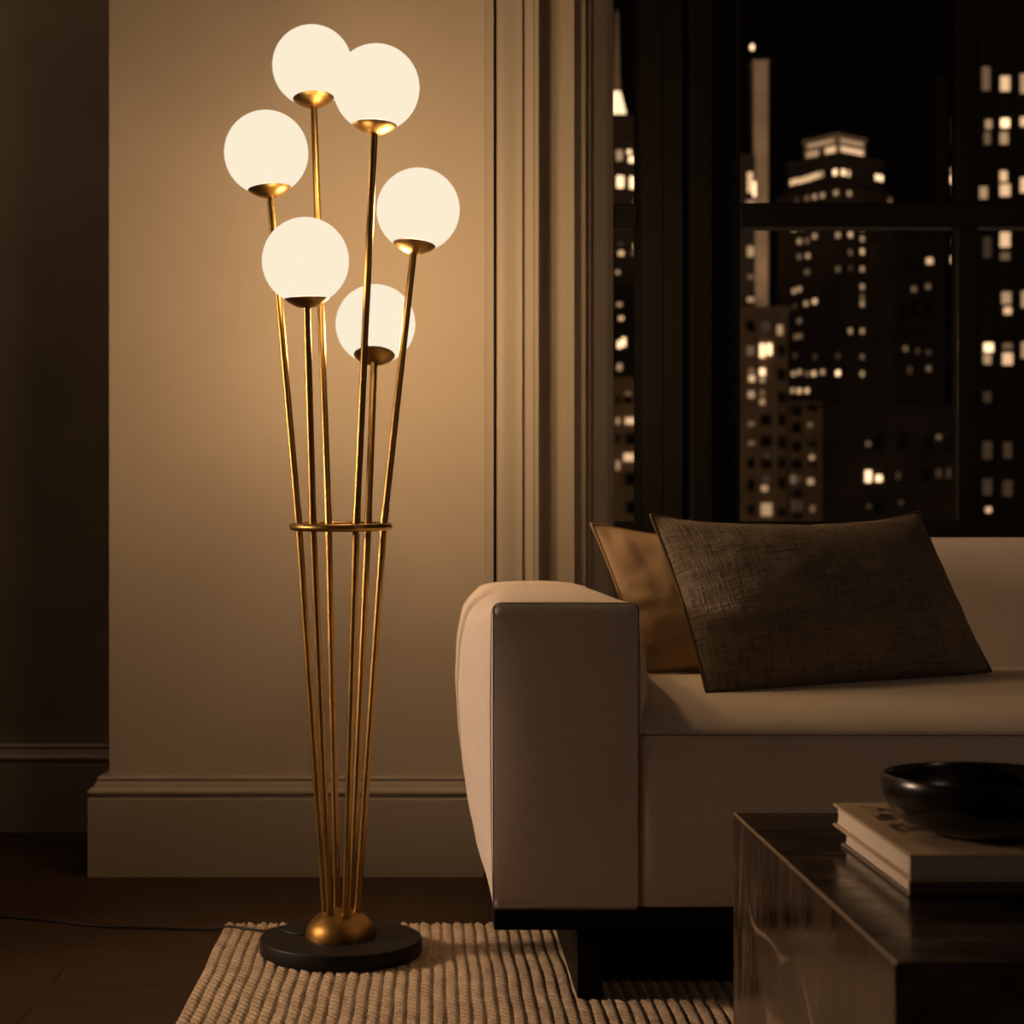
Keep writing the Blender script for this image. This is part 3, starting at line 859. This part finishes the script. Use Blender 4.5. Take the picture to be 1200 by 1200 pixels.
block('apartment_block', 'tan brick apartment block with a grid of lit and dark windows', 44.3, 54.3, 267, 14, 34.1, S_loft,
 [(48.7,31.2,1.28,1.8,0),(51.0,31.3,1.54,1.8,1),(53.1,30.7,0.9,1.67,3),(48.7,27.6,1.16,1.54,2),(50.4,27.6,1.03,2.31,5),(51.5,27.8,0.9,1.93,5),(53.4,27.6,1.03,1.8,0),(48.9,23.4,0.9,1.03,4),(48.8,24.5,1.03,1.03,2),(50.4,24.4,1.03,1.16,5),(50.4,23.2,0.9,0.77,3),(53.4,23.9,1.16,1.93,0),(48.8,21.0,1.03,1.16,3),(50.4,21.2,0.9,1.03,2),(50.4,19.9,0.9,0.9,3),(53.4,20.5,1.16,1.8,0),(48.8,16.6,1.03,0.77,2),(51.0,17.1,1.67,1.8,0),(53.4,17.1,1.03,1.93,0),(48.8,13.7,1.03,0.77,2),(51.0,13.9,1.67,1.67,0),(53.4,13.7,1.03,1.8,0),(48.8,10.6,1.16,1.54,0),(51.0,10.5,1.67,1.41,0),(51.2,11.8,1.03,0.64,1),(53.4,10.6,1.03,1.54,0),(48.8,7.3,1.16,1.8,0),(50.8,6.9,1.03,1.03,3),(51.1,8.3,1.28,1.16,1),(53.4,7.6,1.03,1.8,0),(48.8,3.6,1.16,1.54,0),(51.1,3.7,1.8,2.18,3),(53.4,3.2,1.16,1.28,0)],
 cornice=[(33.4, 0.8, 0.4)], piers=[47.2, 49.7, 52.3])
block('apartment_block', 'lower brown brick block stepping down beside the tan apartment block', 54.35, 59.1, 266, 12, 19.9, S_annex,
 [(55.4,18.4,1.53,1.66,0),(57.8,18.9,1.53,1.02,0),(57.4,16.4,0.77,0.77,2),(55.4,15.9,1.41,1.79,0),(55.4,13.0,1.41,1.66,0),(57.7,13.4,1.53,0.64,0),(57.7,11.5,0.77,0.77,3),(57.7,10.4,1.41,0.64,0),(55.4,10.4,1.53,1.53,0),(54.9,8.2,0.9,1.41,2),(55.9,8.3,0.64,1.15,1),(57.5,7.9,1.02,1.02,3),(55.6,6.0,1.66,1.02,0),(55.0,4.3,0.77,1.79,1),(55.9,4.3,0.64,1.66,1),(57.8,3.8,0.77,1.15,2),(55.5,2.6,1.79,0.77,0)],
 piers=[56.6, 58.85])
block('warehouse', 'wide low dark building with one bright pair of windows above the brown pillow', 59.3, 82.8, 267, 12, 19.4, S_wide,
 [(66.4,8.7,1.02,2.05,5),(68.0,8.4,1.02,1.16,5),(66.4,13.6,0.77,0.77,2),(77.0,14.6,0.77,0.77,2),(77.0,9.2,0.89,1.54,1),(78.5,9.2,0.77,1.67,1),(70.9,8.8,0.77,1.29,1),(66.5,4.2,0.77,0.77,1),(71.3,4.8,0.77,0.77,1),(68.0,13.8,1.54,2.57,0),(71.5,13.8,1.29,2.82,0),(75.5,13.8,1.29,2.31,0),(78.8,13.6,1.02,2.31,0),(75.1,8.9,1.29,2.31,0),(68.0,4.1,1.54,1.8,0)])
block('office_tower', 'dim dark tower with faint windows between the stepped tower and the near tower', 89.6, 111.2, 340, 20, 57.6, S_dark,
 [(96.3,52.1,1.31,1.31,4),(98.4,52.3,0.98,1.14,1),(101.0,55.8,0.98,1.14,2),(93.3,46.7,0.98,1.14,2),(96.0,47.2,0.98,1.14,2),(98.2,47.3,0.98,1.14,1),(101.2,46.7,0.98,1.14,2),(91.7,35.3,0.98,1.14,2),(94.0,34.9,0.98,1.14,1),(96.1,34.6,0.98,1.14,1),(98.2,34.6,0.98,1.14,2),(101.7,35.4,0.98,1.96,3),(101.5,32.3,0.98,1.14,2),(92.5,31.2,0.98,1.63,1),(96.1,31.5,0.98,1.14,2),(98.2,31.8,0.98,1.14,1),(91.2,42.4,0.98,3.27,0),(93.3,42.9,1.14,3.6,0),(95.8,42.9,1.14,2.62,0),(98.1,42.4,0.98,3.27,0)],
 cornice=[(36.8, 0.8, 0.4)])
sp_ = block('spire_tower', 'dark tower topped by a lit spire, seen in the narrow side pane', 38.4, 52.5, 420, 14, 98.7, S_dark,
 [(45.6,89.2,1.62,2.83,3),(47.9,90.0,1.01,1.01,5),(48.5,88.2,1.62,1.62,5),(45.8,82.9,1.82,3.23,5),(48.9,82.7,2.02,3.23,5),(49.5,78.3,1.21,1.21,2),(46.0,66.0,1.41,1.21,4),(45.8,68.2,1.21,1.21,1),(49.5,67.6,1.21,1.41,4),(48.9,66.0,1.01,1.01,2),(45.2,61.5,1.01,1.01,3),(45.6,53.9,1.21,1.01,3),(46.0,50.6,1.21,1.01,4),(45.6,44.4,1.01,2.02,5),(46.6,45.0,1.01,2.42,5),(45.6,39.1,1.21,1.82,3)],
 cornice=[(92.5, 0.8, 0.4), (98.0, 0.9, 0.4)])
lathe('lantern', [(0, 98.9), (2.2, 98.9), (2.2, 100.2), (1.5, 103.0), (0.9, 105.2), (0, 105.2)], (45.4, 424, 0), (0, 0, 1), emit('lantern_glow', (1.0, 0.70, 0.40), 1.8), sp_, 12)
lathe('spire', [(0, 105.2), (0.95, 105.2), (0.7, 110), (0.5, 117), (0.35, 124), (0, 126)], (45.4, 424, 0), (0, 0, 1), S_pale, sp_, 12)
block('apartment_block', 'low grey-brown block with broad lit windows in the narrow side pane', 23.8, 34.4, 260, 14, 23.0, S_loft,
 [(29.5,20.6,1.0,0.5,2),(29.5,19.6,1.38,1.0,0),(28.0,19.6,0.5,1.25,0),(31.0,20.0,0.5,1.75,3),(28.0,16.6,0.5,1.0,3),(29.8,16.6,1.62,1.0,4),(31.1,16.4,0.38,3.0,3),(28.0,13.9,0.5,1.5,0),(29.9,13.9,1.62,1.75,0),(28.0,10.1,0.5,1.5,3),(29.6,11.3,1.62,1.25,4),(31.1,10.1,0.38,2.25,3),(29.8,8.0,1.75,2.0,0),(30.0,3.8,1.75,2.0,0)],
 cornice=[(22.2, 0.8, 0.3)])
sl = block('slender_tower', 'slim dark tower with golden lit top rooms beside the pale slab tower', 62.2, 68.5, 370, 8, 79.0, S_black,
 [(67.4,73.0,1.24,4.98,4),(68.3,71.6,0.71,3.56,5),(67.5,68.9,1.95,0.71,3),(67.5,58.6,1.6,2.49,3),(67.5,53.3,1.42,1.06,2),(67.5,48.6,1.6,1.06,3)])
lathe('mast', [(0, 79), (0.35, 79), (0.22, 90), (0.14, 101.4), (0, 101.6)], (68.4, 373, 0), (0, 0, 1), S_black, sl, 10)
lathe('beacon', [(0, 101.3), (0.35, 101.5), (0.45, 102.0), (0.35, 102.5), (0, 102.7)], (68.4, 373, 0), (0, 0, 1), M_lit[5], sl, 12)
block('slab_tower', 'tall windowless pale slab tower lit by floodlight', 70.0, 73.1, 380, 3.5, 101.2, S_slab, [], cornice=[(100.6, 0.6, 0.15)])
fl = bpy.data.lights.new('floodlight', 'SPOT'); fl.energy = 110000; fl.color = (1.0, 0.66, 0.40); fl.spot_size = math.radians(40); fl.spot_blend = 0.6; fl.shadow_soft_size = 1.0
fo = bpy.data.objects.new('floodlight', fl); C.objects.link(fo); fo.location = (71.0, 300.0, 38.0)
fo.rotation_euler = (Vector((71.6, 380, 74))-fo.location).to_track_quat('-Z', 'Y').to_euler()

# stepped tower standing at an angle: three square tiers about one axis
TA = math.radians(38); cxy = Vector((105.244, 457.86, 0))
rr = Vector((math.cos(TA), math.sin(TA), 0)); ll = Vector((-rr.y, rr.x, 0))
stp = thing('stepped_tower', 'stepped dark tower with a brightly lit crown in the middle pane', 'building', (cxy.x, cxy.y, STREET), 'buildings across the street')
def tier(name, half, z0, z1, mat, led=0.0):
    v, f = [], []
    def add(h, a, b):
        n = len(v)
        for z in (a, b):
            for s, t in ((-1, -1), (1, -1), (1, 1), (-1, 1)):
                p = cxy+rr*(s*h)+ll*(t*h); v.append((p.x, p.y, z))
        f.extend(tuple(n+i for i in q) for q in ((0, 3, 2, 1), (4, 5, 6, 7), (0, 1, 5, 4), (1, 2, 6, 5), (2, 3, 7, 6), (3, 0, 4, 7)))
    add(half, z0, z1)
    if led: add(half+led, z1-0.9, z1)
    return make(name, v, f, mat, stp, smooth=False)
tier('shaft', 10.2, STREET, 86.8, S_dark, 0.3)
tier('setback', 8.5, 86.8, 95.6, S_dark, 0.3)
tier('crown', 5.5, 95.6, 101.2, S_pale, 0.3)
def fw(side, half, u, z, w, h, l):
    if side == 'R': p = cxy-ll*(half+0.05)+rr*u; rot = TA
    else: p = cxy-rr*(half+0.05)+ll*u; rot = TA-math.pi/2
    city_window(stp, (p.x, p.y, z), w, h, l, rot)
fw('R', 5.5, 0.0, 97.0, 10.4, 2.3, 4); fw('R', 5.5, 0.0, 99.5, 10.4, 1.0, 3)
fw('L', 5.5, -3.2, 97.0, 3.6, 2.3, 4); fw('L', 5.5, 2.6, 97.0, 4.4, 2.3, 3); fw('L', 5.5, 0.0, 99.5, 9.8, 1.0, 3)
for s, u, z, l in [('L',6.9,90.2,4),('L',5.5,90.3,4),('L',4.1,90.2,4),('L',2.7,90.3,4),('L',1.3,90.4,4),('L',0.0,90.6,4),('L',-1.4,90.7,4),('L',-2.8,90.8,3),('L',-7.1,90.6,5),('R',-7.2,90.5,5),('R',-5.2,90.5,4),('R',6.2,90.9,5),('R',7.9,90.9,5)]:
    fw(s, 8.5, u, z, 1.25, 1.7, l)
for s, u, z, l in [('L',0.5,85.0,2),('L',-2.0,85.0,3),('L',-4.5,85.0,3),('L',-8.8,85.0,3),('R',-7.0,85.0,3),('R',9.3,85.0,2),('L',3.8,85.0,1),('L',4.7,77.8,3),('L',2.1,77.7,2),('L',3.0,74.3,3),('L',0.5,74.2,2),('L',-2.0,75.0,3),('L',-9.4,74.3,3),('R',-6.6,74.7,4),('R',-1.9,74.1,3),('R',-1.9,76.9,3),('L',3.0,70.4,2),('L',0.2,70.3,3),('R',-6.6,70.2,2),('R',-1.9,70.9,4),('L',0.5,66.2,2),('L',-9.4,65.8,2),('R',-6.6,66.3,1),('R',-1.9,66.5,3),('R',2.8,67.2,3),('R',7.0,67.6,1),('L',4.7,61.8,3),('L',3.0,62.1,3),('R',-1.9,62.0,3),('R',2.8,62.6,3),('R',8.0,62.9,3),('L',0.8,58.2,3),('L',-2.0,58.5,4),('L',4.4,57.9,1),('R',-1.9,59.4,2),('R',-1.9,57.7,3),('L',3.0,54.0,2),('R',8.0,55.0,5),('R',-6.6,50.5,3),('R',-1.9,50.8,3),('L',4.1,50.0,2),('L',2.7,50.1,2),('R',7.7,47.3,3),('L',4.4,45.2,1),('L',-2.0,44.5,1),('L',-9.4,44.1,1),('R',-1.9,44.3,2),('L',4.9,40.6,3),('L',3.0,40.9,3),('L',0.5,40.3,2),('L',-1.7,40.2,4),('L',-4.5,40.4,3),('L',-9.4,39.8,5),('R',-1.9,40.0,3),('R',2.8,40.3,1),('R',8.4,40.1,3),('L',5.2,36.3,3),('L',3.0,36.1,4),('L',0.5,36.0,4)]:
    fw(s, 10.2, u, z, 1.35, 1.45, l)
